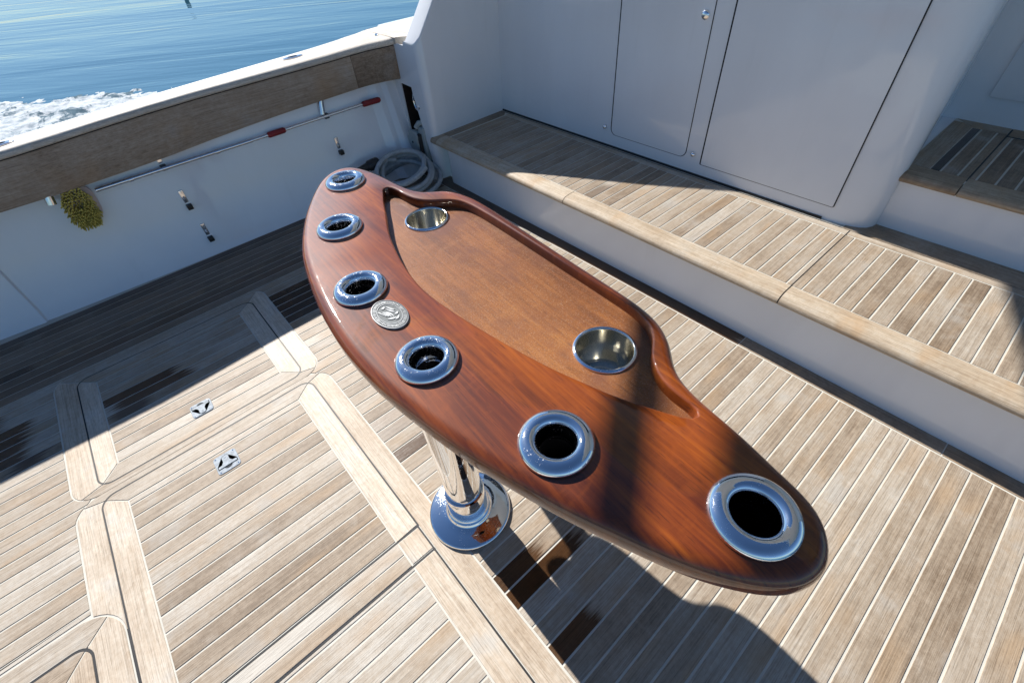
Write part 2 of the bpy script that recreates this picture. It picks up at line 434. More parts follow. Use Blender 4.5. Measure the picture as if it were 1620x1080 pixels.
def board(parent, poly, mat, g=None, gap=0.0020, name='margin_board'):
    b = BM()
    if isinstance(poly, tuple):
        O, I = poly; n = len(O); ring = list(O) + list(I)[::-1]
        if sum(ring[k - 1][0] * ring[k][1] - ring[k][0] * ring[k - 1][1] for k in range(len(ring))) < 0: O, I = I, O; ring = list(O) + list(I)[::-1]
        if sum(ring[k - 1][0] * ring[k][1] - ring[k][0] * ring[k - 1][1] for k in range(len(ring))) < 0: ring = ring[::-1]
        p0 = offset(ring, gap); p1 = offset(ring, gap + .0010)
        R = rings(b, [(p0, -.012), (p0, -.0010), (p1, 0.0)], False)[-1]; m = len(R)
        for k in range(m // 2 - 1): b.faces.new((R[k], R[k + 1], R[m - 2 - k], R[m - 1 - k]))
    else:
        slab(b, offset(ccw(poly), gap), -0.012, 0.0, 0.0010)
    return tone(build(name, b, M[mat], parent, 0), g)
def strip_line(parent, pts, w, z, mat, name):
    b = BM(); pts = [Vector(p) for p in pts]; prev = None
    for i, p in enumerate(pts):
        d = (pts[min(i + 1, len(pts) - 1)] - pts[max(i - 1, 0)]).normalized(); n = Vector((-d.y, d.x)) * w / 2
        c = (b.verts.new((p.x + n.x, p.y + n.y, z)), b.verts.new((p.x - n.x, p.y - n.y, z)))
        if prev: b.faces.new((prev[0], prev[1], c[1], c[0]))
        prev = c
    return build(name, b, mat, parent, 0)
def rrect(rect, r, n=8):
    x0, x1, y0, y1 = rect
    return arc(x0 + r, y0 + r, r, pi, 1.5 * pi, n) + arc(x1 - r, y0 + r, r, 1.5 * pi, 2 * pi, n) + arc(x1 - r, y1 - r, r, 0, pi / 2, n) + arc(x0 + r, y1 - r, r, pi / 2, pi, n)

S1 = (-0.714, 0.1015, 1.697, 2.418); I1 = (-0.640, 0.0215, 1.777, 2.350); O1 = (HX0, HX1, HM - 0.0020, H1T)
S2 = (-0.7195, 0.1030, 0.7505, 1.639); I2 = (-0.640, 0.0200, 0.7505, 1.567); O2 = (HX0, HX1, -1.4, HM + 0.0020)
# -- hatch nearest the port side
for s, mt in ((0, 'teak_x'), (1, 'teak_pale'), (2, 'teak_x'), (3, 'teak_pale')):
    board(deck, side_piece(O1, RO, S1, 0.05, s), mt, 0.56 if s % 2 == 0 else 0.62)
def hatch(label, loc): return thing('deck_hatch', label, 'deck hatch', loc, 'flush teak deck hatches')
h1 = hatch('square flush teak hatch half in shadow, nearest the port side wall', (-0.31, 2.06, 0))
S1i = (S1[0] + .0015, S1[1] - .0015, S1[2] + .0015, S1[3] - .0015)
for s, mt in ((0, 'teak_x'), (1, 'teak_pale'), (2, 'teak_x'), (3, 'teak_pale')):
    board(h1, side_piece(S1i, 0.048, I1, 0.0, s), mt, 0.58 if s % 2 == 0 else 0.60)
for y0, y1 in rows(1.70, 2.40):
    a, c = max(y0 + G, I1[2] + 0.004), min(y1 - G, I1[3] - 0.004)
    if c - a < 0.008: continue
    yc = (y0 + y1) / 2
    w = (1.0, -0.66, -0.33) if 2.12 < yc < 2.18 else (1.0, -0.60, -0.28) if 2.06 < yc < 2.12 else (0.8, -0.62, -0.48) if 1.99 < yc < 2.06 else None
    plank(h1, [(I1[0] + .004, a), (I1[1] - .004, a), (I1[1] - .004, c), (I1[0] + .004, c)], 'teak_x', g=random.gauss(0.56, 0.10), wet_or_shade=w)
strip_line(h1, rrect(S1, 0.05) + [rrect(S1, 0.05)[0]], 0.0075, -0.0010, M['rubber'], 'hatch_gasket')
# -- middle hatch
def u_boards(parent, S, I, rs, gap_in, mats):
    Si = (S[0] + gap_in, S[1] - gap_in, S[2] - 3, S[3] - gap_in); Ii = (I[0], I[1], I[2] - 3, I[3])
    for s, mt in mats:
        y = S[2] + 0.003
        O, I = side_piece(Si, rs, Ii, 0.0, s)
        board(parent, ([(x, max(yy, y)) for x, yy in O], [(x, max(yy, y)) for x, yy in I]), mt, 0.63 if s % 2 else 0.60)
for s, mt in ((1, 'teak_pale'), (2, 'teak_x')):
    board(deck, side_piece(O2, RO, (S2[0], S2[1], -1.4, S2[3]), 0.05, s), mt, 0.60 if s == 1 else 0.60)
h2 = hatch('long flush teak hatch in full sun with a chrome latch at its port end', (-0.31, 1.16, 0))
u_boards(h2, S2, I2, 0.048, 0.0015, ((1, 'teak_pale'), (2, 'teak_x'), (3, 'teak_pale')))
HOFF = 0.08
HG = {0: .42, 1: .36, 2: .30, 3: .44, 4: .62, 5: .28, 6: .40, 7: .55, 8: .47, 9: .56, 10: .50, 11: .58, 12: .46, 13: .6}
for k, (y0, y1) in enumerate(rows(0.70, 1.60)):
    a, c = max(y0 + G, S2[2] + 0.004), min(y1 - G, I2[3] - 0.004)
    if c - a < 0.008: continue
    plank(h2, [(I2[0] + .004, a), (I2[1] - .004, a), (I2[1] - .004, c), (I2[0] + .004, c)], 'teak_x', g={14: .30, 13: .62, 12: .33, 11: .36, 10: .55, 9: .26, 8: .50}.get(k, HG.get(k, .5)) + HOFF)
g2 = arc(S2[1] - .05, S2[3] - .05, .05, 0, pi / 2, 8) + arc(S2[0] + .05, S2[3] - .05, .05, pi / 2, pi, 8)
strip_line(h2, [(S2[1], S2[2])] + g2 + [(S2[0], S2[2])], 0.0085, -0.0010, M['rubber'], 'hatch_gasket')
# -- the cross beam strip and the hatch aft of it
h5 = hatch('narrow flush teak strip between two black gaps beside the chrome table foot', (-0.31, 0.70, 0))
for a, c, g in ((0.7025, 0.7455, .95), (0.6555, 0.6975, .55)):
    plank(h5, [(I2[0] + .004, a), (I2[1] - .004, a), (I2[1] - .004, c), (I2[0] + .004, c)], 'teak_x', g=g)
for xa, xb in ((S2[0] + .004, I2[0]), (I2[1], S2[1] - .004)):
    board(h5, [(xa, 0.6545), (xb, 0.6545), (xb, 0.7465), (xa, 0.7465)], 'teak_pale', 0.58)
for y in (0.7505, 0.6505):
    strip_line(h5, [(S2[0], y), (S2[1], y)], 0.0065, -0.0012, M['rubber'], 'hatch_gasket')
h3 = hatch('flush teak hatch at the bottom edge in front of the dark gap', (-0.31, 0.0, 0))
for y0, y1 in rows(-1.4, 0.65):
    a, c = y0 + G, min(y1 - G, 0.6465)
    if c - a < 0.008: continue
    plank(h3, [(I2[0] + .004, a), (I2[1] - .004, a), (I2[1] - .004, c), (I2[0] + .004, c)], 'teak_x', g=random.gauss(0.68, 0.04))
for xa, xb in ((S2[0] + .004, I2[0]), (I2[1], S2[1] - .004)):
    board(h3, [(xa, -1.4), (xb, -1.4), (xb, 0.6465), (xa, 0.6465)], 'teak_pale', 0.50)
    strip_line(h3, [(xa if xa < -.3 else xb, 0.75), (xa if xa < -.3 else xb, -1.4)], 0.0065, -0.0008, M['rubber'], 'hatch_gasket')
# -- hatch at the lower left corner; its frame cuts the middle hatch's port frame
O4 = (-2.6, -0.7265, -1.5, 1.210); S4 = (-2.52, -0.812, -1.42, 1.131); I4 = (-2.44, -0.885, -1.34, 1.055)
O2a = (HX0, HX1, -1.4, HM + .0020)
A_ = arc(-0.8465, 1.090, 0.1215, 0.0, radians(67.5), 7)[::-1]
left = (half_corner(O2a, RO, 3, False) + A_, half_corner((S2[0], S2[1], -1.4, S2[3]), 0.05, 3, False) + [(S2[0], 1.235 - .145 * k / 7) for k in range(8)])
board(deck, left, 'teak_pale', 0.62)
for s, mt in ((1, 'teak_pale'), (2, 'teak_x')):
    board(deck, side_piece(O4, 0.12, S4, 0.05, s), mt, 0.60)
h4 = hatch('round cornered flush teak hatch cut off by the lower left corner', (-1.4, 0.4, 0))
S4i = (S4[0], S4[1] - .003, S4[2], S4[3] - .003)
for s, mt in ((1, 'teak_pale'), (2, 'teak_pale_x')):
    board(h4, side_piece(S4i, 0.048, I4, 0.0, s), mt, 0.46)
for y0, y1 in rows(0.2, 1.06):
    a, c = y0 + G, min(y1 - G, I4[3] - .004)
    if c - a < 0.01: continue
    plank(h4, [(I4[0], a), (I4[1] - .004, a), (I4[1] - .004, c), (I4[0], c)], 'teak_x')
strip_line(h4, [(S4[1], 0.0)] + arc(S4[1] - .05, S4[3] - .05, .05, 0, pi / 2, 8) + [(-1.7, S4[3])], 0.0105, -0.0010, M['rubber'], 'hatch_gasket')

# -- flush chrome latches
def latch(parent, cx, cy, w, h, flip):
    s = -1 if flip else 1
    b = BM(); slab(b, rrect((cx - w / 2, cx + w / 2, cy - h / 2, cy + h / 2), 0.012, 4), -0.006, 0.0022, 0.0012)
    p = build('latch', b, M['latchsteel'], parent, 0)
    def T(e):
        yb = -0.014
        t = [(-.034 - e, yb - .007 - e), (.034 + e, yb - .007 - e), (.034 + e, yb + .004 + e), (.020 + e, yb + .007 + e), (.013 + e, yb + .018), (.013 + e, .026), (.008, .033 + e), (-.008, .033 + e), (-.013 - e, .026), (-.013 - e, yb + .018), (-.020 - e, yb + .007 + e), (-.034 - e, yb + .004 + e)]
        return [(cx + x, cy + s * y) for x, y in t]
    b = BM(); slab(b, T(0.0026), 0.0015, 0.0027, 0); 
    hm = [(cx + 0.0145 * cos(a), cy + s * (-0.0215 - 0.012 * sin(a))) for a in [pi * k / 10 for k in range(11)]]
    slab(b, hm, 0.0015, 0.0027, 0)
    build('finger_hole', b, M['groove'], p, 0)
    b = BM(); slab(b, T(0.0), 0.0018, 0.0042, 0.0008); lathe(b, [(.0, .0055), (.003, .0052), (.0042, .004)], (cx, cy + s * 0.022, 0.0), 10)
    build('handle', b, M['latchsteel'], p, 30)
    b = BM()
    for dx, dy in ((-1, -1), (1, -1), (-1, 1), (1, 1)):
        lathe(b, [(0, .0030), (.0028, .0029), (.0034, .002)], (cx + dx * (w / 2 - .009), cy + dy * (h / 2 - .009), 0), 8)
    build('screw', b, M['chrome'], p, 30)['kind'] = 'stuff'
latch(h1, -0.310, 1.823, 0.084, 0.080, True)
latch(h2, -0.310, 1.472, 0.084, 0.092, False)

# ================================================================== MEZZANINE STEP
ZS = 0.30
mez = thing('mezzanine_step', 'raised teak step with white riser and rounded nosing in front of the cabin wall', 'step', (1.95, 0.8, 0))
b = BM(); box(b, 1.66, 2.30, -1.5, 2.82, ZS - 0.05, ZS - 0.0018); box(b, 2.28, 2.75, -1.5, 0.33, ZS - 0.05, ZS - 0.0018); build('caulk_bed', b, M['caulk'], mez, 0)
for y0, y1 in rows(-1.4, 2.70, 0.0485):
    a, c = y0 + G, min(y1 - G, 2.694)
    if c - a < 0.012: continue
    yc = (y0 + y1) / 2
    if 0.348 < yc < 0.408:      # the plank split by the hatch joint
        plank(mez, [(1.7035, a), (2.1900, a), (2.1900, 0.3845), (1.7035, 0.3845)], 'teak_x', ZS, 0.45)
        plank(mez, [(1.7035, 0.3885), (2.1900, 0.3885), (2.1900, c), (1.7035, c)], 'teak_x', ZS, 0.5)
        strip_line(mez, [(1.66, 0.3865), (2.236, 0.3865)], 0.006, ZS - 0.0013, M['rubber'], 'joint')
        continue
    plank(mez, [(1.7035, a), (2.1900, a), (2.1900, c), (1.7035, c)], 'teak_x', ZS, random.gauss(0.49, 0.055), wet_or_shade=(0.55, 1.4, 1.86) if 1.43 < yc < 1.49 else None)
for ya, yb in ((-1.4, 0.3845), (0.3885, 1.560), (1.564, 2.694)):
    b = BM(); slab(b, [(2.1970, ya), (2.2340, ya), (2.2340, yb), (2.1970, yb)], ZS - .012, ZS, .0011)
    tone(build('margin_board', b, M['teak_y'], mez, 0), 0.55)
b = BM(); slab(b, [(2.2370, -1.4), (2.40, -1.4), (2.40, 0.42), (2.2370, 0.42)], ZS - .012, ZS, .0011); tone(build('margin_board', b, M['teak_y'], mez, 0), 0.40)
b = BM(); slab(b, [(1.70, 2.702), (2.194, 2.702), (2.236, 2.742), (2.236, 2.80), (1.70, 2.80)], ZS - .012, ZS, .0011); tone(build('margin_board', b, M['teak_x'], mez, 0), 0.36)
strip_line(mez, [(2.2365, 2.80), (2.2365, -1.4)], 0.0085, ZS - 0.001, M['rubber'], 'joint')
NOSE = [(1.6985, ZS), (1.660, ZS), (1.640, ZS - .0015), (1.623, ZS - .006), (1.611, ZS - .014), (1.605, ZS - .024), (1.606, ZS - .034), (1.613, ZS - .041), (1.625, ZS - .044), (1.6985, ZS - .044)]
for ya, yb in ((-1.4, 0.3835), (0.3885, 1.5445), (1.5485, 2.735)):
    b = BM(); prism(b, NOSE, lambda u, v, w: (u, w, v), ya, yb)
    tone(build('nosing', b, M['nosing'], mez, 40), 0.60)
b = BM(); prism(b, [(x, z) for x, z in NOSE], lambda u, v, w: (u, w, v), 2.738, 2.802)
tone(build('nosing', b, M['nosing'], mez, 40), 0.42)
for y in (0.386, 1.5465):
    b = BM(); prism(b, offset(ccw(NOSE), 0.002), lambda u, v, w: (u, w, v), y - .004, y + .004); build('joint', b, M['rubber'], mez, 40)
b = BM()
plan = [(1.652, -1.5), (1.652, 2.66)] + arc(1.702, 2.66, .05, pi, pi / 2, 6) + [(1.74, 2.71), (1.74, -1.5)]
slab(b, plan, -0.01, ZS - 0.044, 0); build('riser', b, M['gel'], mez, 30)

# ================================================================== CABIN BULKHEAD
bulk = thing('cabin_wall', 'white cabin wall with flush locker doors and a rounded right hand corner', 'wall', (2.25, 1.5, 0.3))
PLAN = [(2.256, 2.80), (2.256, 0.56), (2.259, 0.50), (2.263, 0.450), (2.270, 0.405), (2.284, 0.370), (2.303, 0.347), (2.330, 0.333), (2.365, 0.327), (2.70, 0.365), (3.10, 0.41)]
RAKEB = 0.036
b = BM(); zs = [0.285, 0.31, 0.36, 1.0, 1.62]
def wallsweep(b, plan, zs):
    V = [[b.verts.new((x + RAKEB * (z - .3) * (1 if x < 2.5 else 0), y, z)) for x, y in plan] for z in zs]
    for r0, r1 in zip(V, V[1:]):
        for i in range(len(plan) - 1): b.faces.new((r0[i], r0[i + 1], r1[i + 1], r1[i]))
wallsweep(b, PLAN, zs)
wallsweep(b, PLAN, [2.12, 2.75])
build('wall_panel', b, M['gel'], bulk, 40)
b = BM(); wallsweep(b, [(x + .004, y) if y > .34 else (x, y + .004) for x, y in PLAN], [1.62, 2.12]); build('window', b, M['glass'], bulk, 40)
def yz_panel(b, rect, r, x0, x1, bev=0.002):
    y0, y1, z0, z1 = rect; o = rrect((y0, y1, z0, z1), r, 5)
    prism(b, o, lambda u, v, w: (w + RAKEB * (v - .3), u * (1 + RAKEB * (v - .3) / 2.25), v), x0, x1)
d1 = (1.262, 1.770, 0.374, 1.42); d2 = (0.496, 1.162, 0.365, 1.46)
for rect, r, name in ((d1, .035, 'door'), (d2, .004, 'door')):
    b = BM(); yz_panel(b, (rect[0] - .004, rect[1] + (.0085), rect[2] - .0035, rect[3] + .005), r + .004, 2.262, 2.2547); s = build('door_seam', b, M['rubber'], bulk, 20)
    b = BM(); yz_panel(b, rect, r, 2.262, 2.2525); d = build('door', b, M['gel'], bulk, 20)
    if rect is d1:
        b = BM(); lathe(b, [(.021, .0), (.021, .004), (.017, .010), (.010, .014), (0, .0155)], (2.2525 + RAKEB * .7, 1.298 * (1 + RAKEB * .7 / 2.25), 1.005), 24, Vector((-1, 0, 0))); build('knob', b, M['chrome'], d, 40)
for y, z in ((1.823, 0.405), (1.217, 0.404)):
    b = BM(); lathe(b, [(.013, 0), (.013, .004), (.010, .010), (.005, .013), (0, .0135)], (2.256, y, z), 16, Vector((-1, 0, 0))); build('snap_stud', b, M['chrome'], bulk, 40)
b = BM(); box(b, 2.2485, 2.262, 0.52, 2.80, ZS - .004, ZS + .008); build('base_shadow_strip', b, M['rubber'], bulk, 0)  # black strip standing in for the shadow line under the wall
# back wall behind the companionway step
b = BM(); box(b, 3.06, 3.12, -1.6, 0.50, 0.2, 2.75); build('wall_panel', b, M['gel'], bulk, 0)
b = BM(); box(b, 3.046, 3.061, -0.9, 0.285, 0.66, 2.3, .004); build('companion_door', b, M['gel'], bulk, 30)

# ================================================================== COMPANIONWAY STEP
Z2 = 0.55
comp = thing('companionway_step', 'upper teak step with rounded nosing beside the rounded cabin corner', 'step', (2.6, -0.3, 0.3))
b = BM(); box(b, 2.361, 2.42, -1.5, 0.345, ZS - 0.01, Z2 - 0.045); build('riser', b, M['gel'], comp, 0)
b = BM(); box(b, 2.37, 3.06, -1.5, 0.352, Z2 - .06, Z2 - .0018); build('caulk_bed', b, M['caulk'], comp, 0)
b = BM(); box(b, 2.37, 3.06, 0.354, 0.42, Z2 - .06, Z2 - .006); build('gutter', b, M['gel'], comp, 0)
N2 = [(2.4285, Z2)] + [(x - 1.6985 + 2.4285, z - ZS + Z2) for x, z in NOSE[1:-1]] + [(2.4285, Z2 - .044)]
for ya, yb in ((-1.4, 0.1365), (0.1405, 0.350)):
    b = BM(); prism(b, N2, lambda u, v, w: (u, w, v), ya, yb); tone(build('nosing', b, M['nosing'], comp, 40), 0.45)
b = BM(); slab(b, [(2.432, 0.270), (2.975, 0.270), (3.02, 0.312), (3.02, 0.350), (2.432, 0.350)], Z2 - .012, Z2, .0011); tone(build('margin_board', b, M['teak_x'], comp, 0), 0.48)
b = BM(); slab(b, [(2.975, 0.143), (3.055, 0.143), (3.055, 0.346), (3.024, 0.310), (2.978, 0.268)], Z2 - .012, Z2, .0011); tone(build('margin_board', b, M['teak_y'], comp, 0), 0.48)
for a, c, g, w in ((0.2365, 0.2665, .1, (1.0, 0, 9)), (0.1785, 0.2295, .40, None), (0.1415, 0.1715, .45, None)):
    plank(comp, [(2.432, a), (2.971, a), (2.971, c), (2.432, c)], 'teak_x', Z2, g, w)
strip_line(comp, [(2.40, 0.1385), (3.05, 0.1385)], 0.007, Z2 - .001, M['rubber'], 'joint')
for k in range(9):
    c = 0.1355 - (0 if k == 0 else 0.0235 + (k - 1) * .06) ; a = 0.1355 - (0.0165 if k == 0 else 0.0235 + (k - 1) * .06 + .053)
    plank(comp, [(2.432, a), (2.94, a), (2.94, c), (2.432, c)], 'teak_x', Z2, random.gauss(.33, .04) if k else .5)
strip_line(comp, [(2.952, 0.1385), (2.952, -1.0)], 0.014, Z2 - .001, M['rubber'], 'joint')
b = BM(); slab(b, [(2.963, -1.4), (3.055, -1.4), (3.055, 0.135), (2.963, 0.135)], Z2 - .012, Z2, .0011); tone(build('margin_board', b, M['teak_y'], comp, 0), 0.42)

# ================================================================== PORT WING WALL
wing = thing('wing_wall', 'white wing wall with a slanting sunlit edge at the forward end of the gunwale', 'wall', (1.62, 2.85, 0))
RAKE = [(1.60, 0.822), (1.615, 0.832), (1.77, 1.015), (2.04, 1.36), (2.38, 1.74), (2.75, 2.06), (4.2, 2.5)]
rk = lambda x: interp(RAKE, x)
pl = [(4.2, 2.79), (2.75, 2.79), (2.38, 2.788), (2.04, 2.783), (1.77, 2.777), (1.67, 2.775)] + arc(1.665, 2.82, .045, 1.5 * pi, pi, 6)[1:]
b = BM(); prev = None
for x, y in pl:
    z = rk(x)
    c = [b.verts.new(p) for p in ((x, y, -0.01), (x, y, z - .012), (x, y + .004, z - .003), (x, y + .012, z), (x - .0, max(y, 2.80) + .105, z + .002), (x, max(y, 2.80) + .117, z - .01), (x, max(y, 2.80) + .117, 0.55))]
    if prev:
        for i in range(6): b.faces.new((prev[i], prev[i + 1], c[i + 1], c[i]))
    prev = c
b.faces.new(prev)
build('wing_panel', b, M['gel'], wing, 32)
b = BM()    # aft face with the pocket opening
prism(b, [(2.815, -.01), (2.826, -.01), (2.832, .53), (2.848, .565), (2.868, .580), (3.074, .588), (3.074, -.01), (3.20, -.01), (3.20, .818), (2.815, .818)], lambda u, v, w: (w, u, v), 1.6201, 1.630)
build('aft_face', b, M['gel'], wing, 20)
b = BM(); box(b, 1.629, 1.98, 2.820, 2.823, -.01, .60); box(b, 1.629, 1.98, 3.076, 3.081, -.01, .60); box(b, 1.97, 1.98, 2.82, 3.08, -.01, .60); box(b, 1.629, 1.98, 2.82, 3.08, .592, .60)
build('pocket', b, M['recess'], wing, 0)
b = BM()    # chrome hawse and cleat inside the pocket
ring = [(1.665, 2.985 + .035 * cos(a), 0.475 + .055 * sin(a)) for a in [2 * pi * k / 20 for k in range(21)]]
tube(b, ring, .009, 8, False); tube(b, [(1.66, 2.93, .46), (1.63, 2.905, .445), (1.62, 2.885, .475)], .010, 8); tube(b, [(1.66, 2.89, .40), (1.635, 2.885, .395)], .010, 8)
build('hawse_fitting', b, M['satin'], wing, 40)

# ================================================================== PORT BULWARK
bul = thing('bulwark', 'white port side wall topped by a bleached teak covering board', 'wall', (0.4, 3.1, 0))
WF = [(-3, 3.22), (-1.6, 3.16), (-.98, 3.122), (-.55, 3.092), (0, 3.070), (.68, 3.058), (1.62, 3.055)]
YF = [(-3, 3.13), (-1.0, 3.105), (-.445, 3.083), (-.14, 3.106), (.09, 3.130), (.4, 3.148), (.74, 3.144), (1.05, 3.137), (1.4, 3.128), (1.55, 3.088), (1.625, 3.040)]
ZSEAM = [(-3, .75), (-.45, .760), (.1, .775), (.7, .783), (1.2, .788), (1.55, .800), (1.62, .810), (1.8, .812)]
ZBOT = [(-3, .55), (-.57, .560), (.17, .558), (.4, .572), (.65, .587), (1.05, .600), (1.4, .610), (1.62, .615)]
zc = lambda x: smoothtab(ZSEAM, x, 0.15) - .795
zb = lambda x: smoothtab(ZBOT, x, 0.15)
yo_ = lambda x: 3.300 + .085 * (x - .257)
yf = lambda x: smoothtab(YF, x, 0.05)
def wall_y(x, z):
    y = interp(WF, x) + 0.20 * z
    if x < -0.775: y -= 0.014
    k = max(0, 1 - z / .62)
    if x > 1.42: y -= (0.008 + 0.030 * k) * min(1, (x - 1.42) / 0.05)
    if x > 1.52: y -= (0.004 + 0.018 * k) * min(1, (x - 1.52) / 0.03)
    return y
xs = sorted(set([-3 + .25 * k for k in range(9)] + [-.79, -.78, -.772, -.76, 1.41, 1.42, 1.47, 1.48, 1.51, 1.52, 1.55, 1.56, 1.619] + [-.6 + .15 * k for k in range(14)]))
b = BM(); prev = None
for x in xs:
    c = [b.verts.new((x, wall_y(x, 0) - .030 * t, z)) for t, z in ((1.0, -.005), (.45, .008), (.12, .03))] + [b.verts.new((x, wall_y(x, z), z)) for z in (.06, .3, .63)] + [b.verts.new((x, yf(x) + .02, .63))]
    if prev:
        for i in range(len(c) - 1): b.faces.new((prev[i], prev[i + 1], c[i + 1], c[i]))
    prev = c
build('wall_panel', b, M['gel'], bul, 32)
b = BM(); prev = None
for x in xs:           # outer hull side
    yo = yo_(x); q = zc(x)
    c = [b.verts.new(p) for p in ((x, yo - .012, .836 + q), (x, yo + .006, .834 + q), (x, yo + .016, .826 + q), (x, yo + .018, .80 + q), (x, yo - .06, -.6))]
    if prev:
        for i in range(4): b.faces.new((prev[i], prev[i + 1], c[i + 1], c[i]))
    prev = c
build('hull_side', b, M['gel'], bul, 40)
XC = sorted(set([-2.8 + .2 * k for k in range(20)] + [1.2, 1.3] + [1.36 + .03 * k for k in range(9)] + [1.62]))
def sweep(sec, x0, x1, name, mat, ang=40, ends=True):
    b = BM(); X = [x0] + [x for x in XC if x0 + .005 < x < x1 - .005] + [x1]; prev = None
    for i, x in enumerate(X):
        c = [b.verts.new((x, y, z)) for y, z in sec(x)]
        if prev:
            for k in range(len(c)): b.faces.new((prev[k], prev[(k + 1) % len(c)], c[(k + 1) % len(c)], c[k]))
        if ends and i in (0, len(X) - 1): b.faces.new(c if i else c[::-1])
        prev = c
    return build(name, b, mat, bul, ang)
csec = lambda x: [(yf(x) + .004, zb(x)), (yf(x), zb(x) + .006), (yf(x) - .004, .786 + zc(x)), (yf(x) - .002, .7925 + zc(x)), (yf(x) + .028, .7925 + zc(x)), (yf(x) + .034, zb(x))]
tone(sweep(csec, -2.8, 1.345, 'coaming_board', M['coaming']), 0.50)
tone(sweep(csec, 1.3475, 1.6185, 'coaming_board', M['coaming']), 0.40)
sweep(lambda x: [(yf(x) + .004, .785 + zc(x)), (yf(x) + .004, .805 + zc(x)), (yf(x) + .03, .805 + zc(x)), (yf(x) + .03, .785 + zc(x))], -2.8, 1.6185, 'shadow_gap', M['rubber'], 0)
psec = lambda x: [(y, z + zc(x)) for y, z in [(yf(x) + .010, .7975), (yf(x) - .006, .7985), (yf(x) - .012, .804), (yf(x) - .013, .813), (yf(x) - .008, .823), (yf(x) + .004, .8305), (yf(x) + .025, .834), (yo_(x) - .013, .8365), (yo_(x) - .013, .7975)]]
tone(sweep(psec, -2.8, 1.6185, 'covering_board', M['teak_pale_x']), 0.78)
b = BM(); box(b, 1.742, 4.2, 2.918, 3.46, .70, .852, .01); build('side_deck', b, M['gel'], bul, 30)
b = BM(); slab(b, [(1.6200, 3.02), (1.738, 2.93), (1.738, yo_(1.738) - .013), (1.6200, yo_(1.62) - .013)], .8125, .8510, .003); tone(build('covering_board', b, M['teak_pale'], bul, 30), .74)
# flush rod holders in the covering board, their tubes hanging below the coaming
for x in (-0.42, 1.05):
    yc = yf(x) + .140 if x > 0 else yf(x) + .085; zf = zc(x)
    b = BM(); lathe(b, [(1.0, 0), (1.0, .05), (.9, .085), (.6, .1), (.5, .09)], (0, 0, 0), 28)
    for v in b.verts: v.co = Vector((x + v.co.x * .064, yc + v.co.y * .030, .836 + zf + v.co.z * .06))
    p = build('rod_holder', b, M['chrome'], bul, 40)
    b = BM(); lathe(b, [(.5, 1), (.5, .95), (0, .9)], (0, 0, 0), 20)
    for v in b.verts: v.co = Vector((x + v.co.x * .064, yc + v.co.y * .030, .836 + zf + .0054 + (v.co.z - 1) * .01))
    build('hole', b, M['void'], p, 40)
    b = BM(); xt = x + .03; tube(b, [(xt + .02, yf(x) + .030, .64), (xt, yf(x) + .024, .575), (xt - .005, yf(x) + .020, .555), (xt - .012, yf(x) + .016, .523)], .020, 14); build('tube', b, M['satin'], p, 40)
b = BM(); lathe(b, [(.013, 0), (.012, .006), (.006, .009), (0, .0095)], (1.60, 3.215, .8350 + zc(1.6)), 14); build('snap_stud', b, M['chrome'], bul, 40)
# spring clips on the wall
def clip(x, z, strap=False):
    y = wall_y(x, z)
    if strap: y -= 0.0
    b = BM(); L = .052 if not strap else .05
    box(b, x - .011, x + .011, y - .004, y + .004, z - L, z + L, .0015)
    if not strap:
        tube(b, [(x, y - .004, z + .012), (x, y - .018, z + .004), (x, y - .016, z - .012)], .006, 6)
    p = build('spring_clip', b, M['satin'], bul, 30)
    b = BM(); zj = z - L + .012; box(b, x - .015, x + .015, y - .036, y - .004, zj - .016, zj + .012, .004); build('jaw', b, M['blackplastic'], p, 30)
for x in (0.118, 1.085):
    clip(x, .550, True); clip(x + .004, .328); clip(x + .008, .128)

# ================================================================== DECK BRUSH ON ITS POLE
yp = lambda x: wall_y(x, .51) - .036
br = thing('deck_brush', 'deck brush with yellow bristles and a long silver pole clipped to the white side wall', 'brush', (-0.30, yp(-.3), .48))
zp = lambda x: .510 + .004 * (x + .2)
b = BM(); tube(b, [(-.215, yp(-.2), zp(-.2)), (.6, yp(.6), zp(.6))], .0105, 10); tube(b, [(.55, yp(.55), zp(.55)), (1.38, yp(1.38), zp(1.38))], .0085, 10)
for x in (-.05, .40): tube(b, [(x - .01, yp(x), zp(x)), (x + .01, yp(x), zp(x))], .013, 10)
build('pole', b, M['alu'], br, 40)
for x0, x1, r in ((.695, .805, .0165), (1.335, 1.462, .0175)):
    b = BM(); tube(b, [(x0, yp(x0), zp(x0)), (x0 + .008, yp(x0), zp(x0)), (x1 - .01, yp(x1), zp(x1)), (x1, yp(x1), zp(x1))], [r * .75, r, r, r * .7], 12); build('grip', b, M['red'], br, 40)
b = BM(); o = []
for k in range(24):
    a = 2 * pi * k / 24; o.append((-.307 + math.copysign(abs(cos(a)) ** .7, cos(a)) * .072, .458 + math.copysign(abs(sin(a)) ** .7, sin(a)) * .096))
ybr = yp(-.3)
prism(b, o, lambda u, v, w: (u + .012 * (v - .458) / .1, w, v), ybr + .004, ybr + .028); build('block', b, M['brushblock'], br, 40)
b = BM(); rnd = random.Random(3)
for i in range(-5, 6):
    for j in range(-8, 9):
        u = i * .0122 + (.0061 if j % 2 else 0); v = j * .0120
        if (abs(u) / .060) ** 2.6 + (abs(v) / .092) ** 2.6 > 1: continue
        hole = (u / .020) ** 2 + ((v - .026) / .016) ** 2 < 1
        L = .020 if hole else .056
        px, pz = -.315 + u + .12 * v, .458 + v
        for q in range(3):
            a = 2 * pi * q / 3 + rnd.uniform(0, 2)
            tip = (px + u * .20 + .0042 * cos(a), ybr - L + rnd.uniform(-.004, .004), pz + v * .16 + .0042 * sin(a))
            tube(b, [(px + .0015 * cos(a), ybr + .006, pz + .0015 * sin(a)), tip], [.0024, .0032], 5)
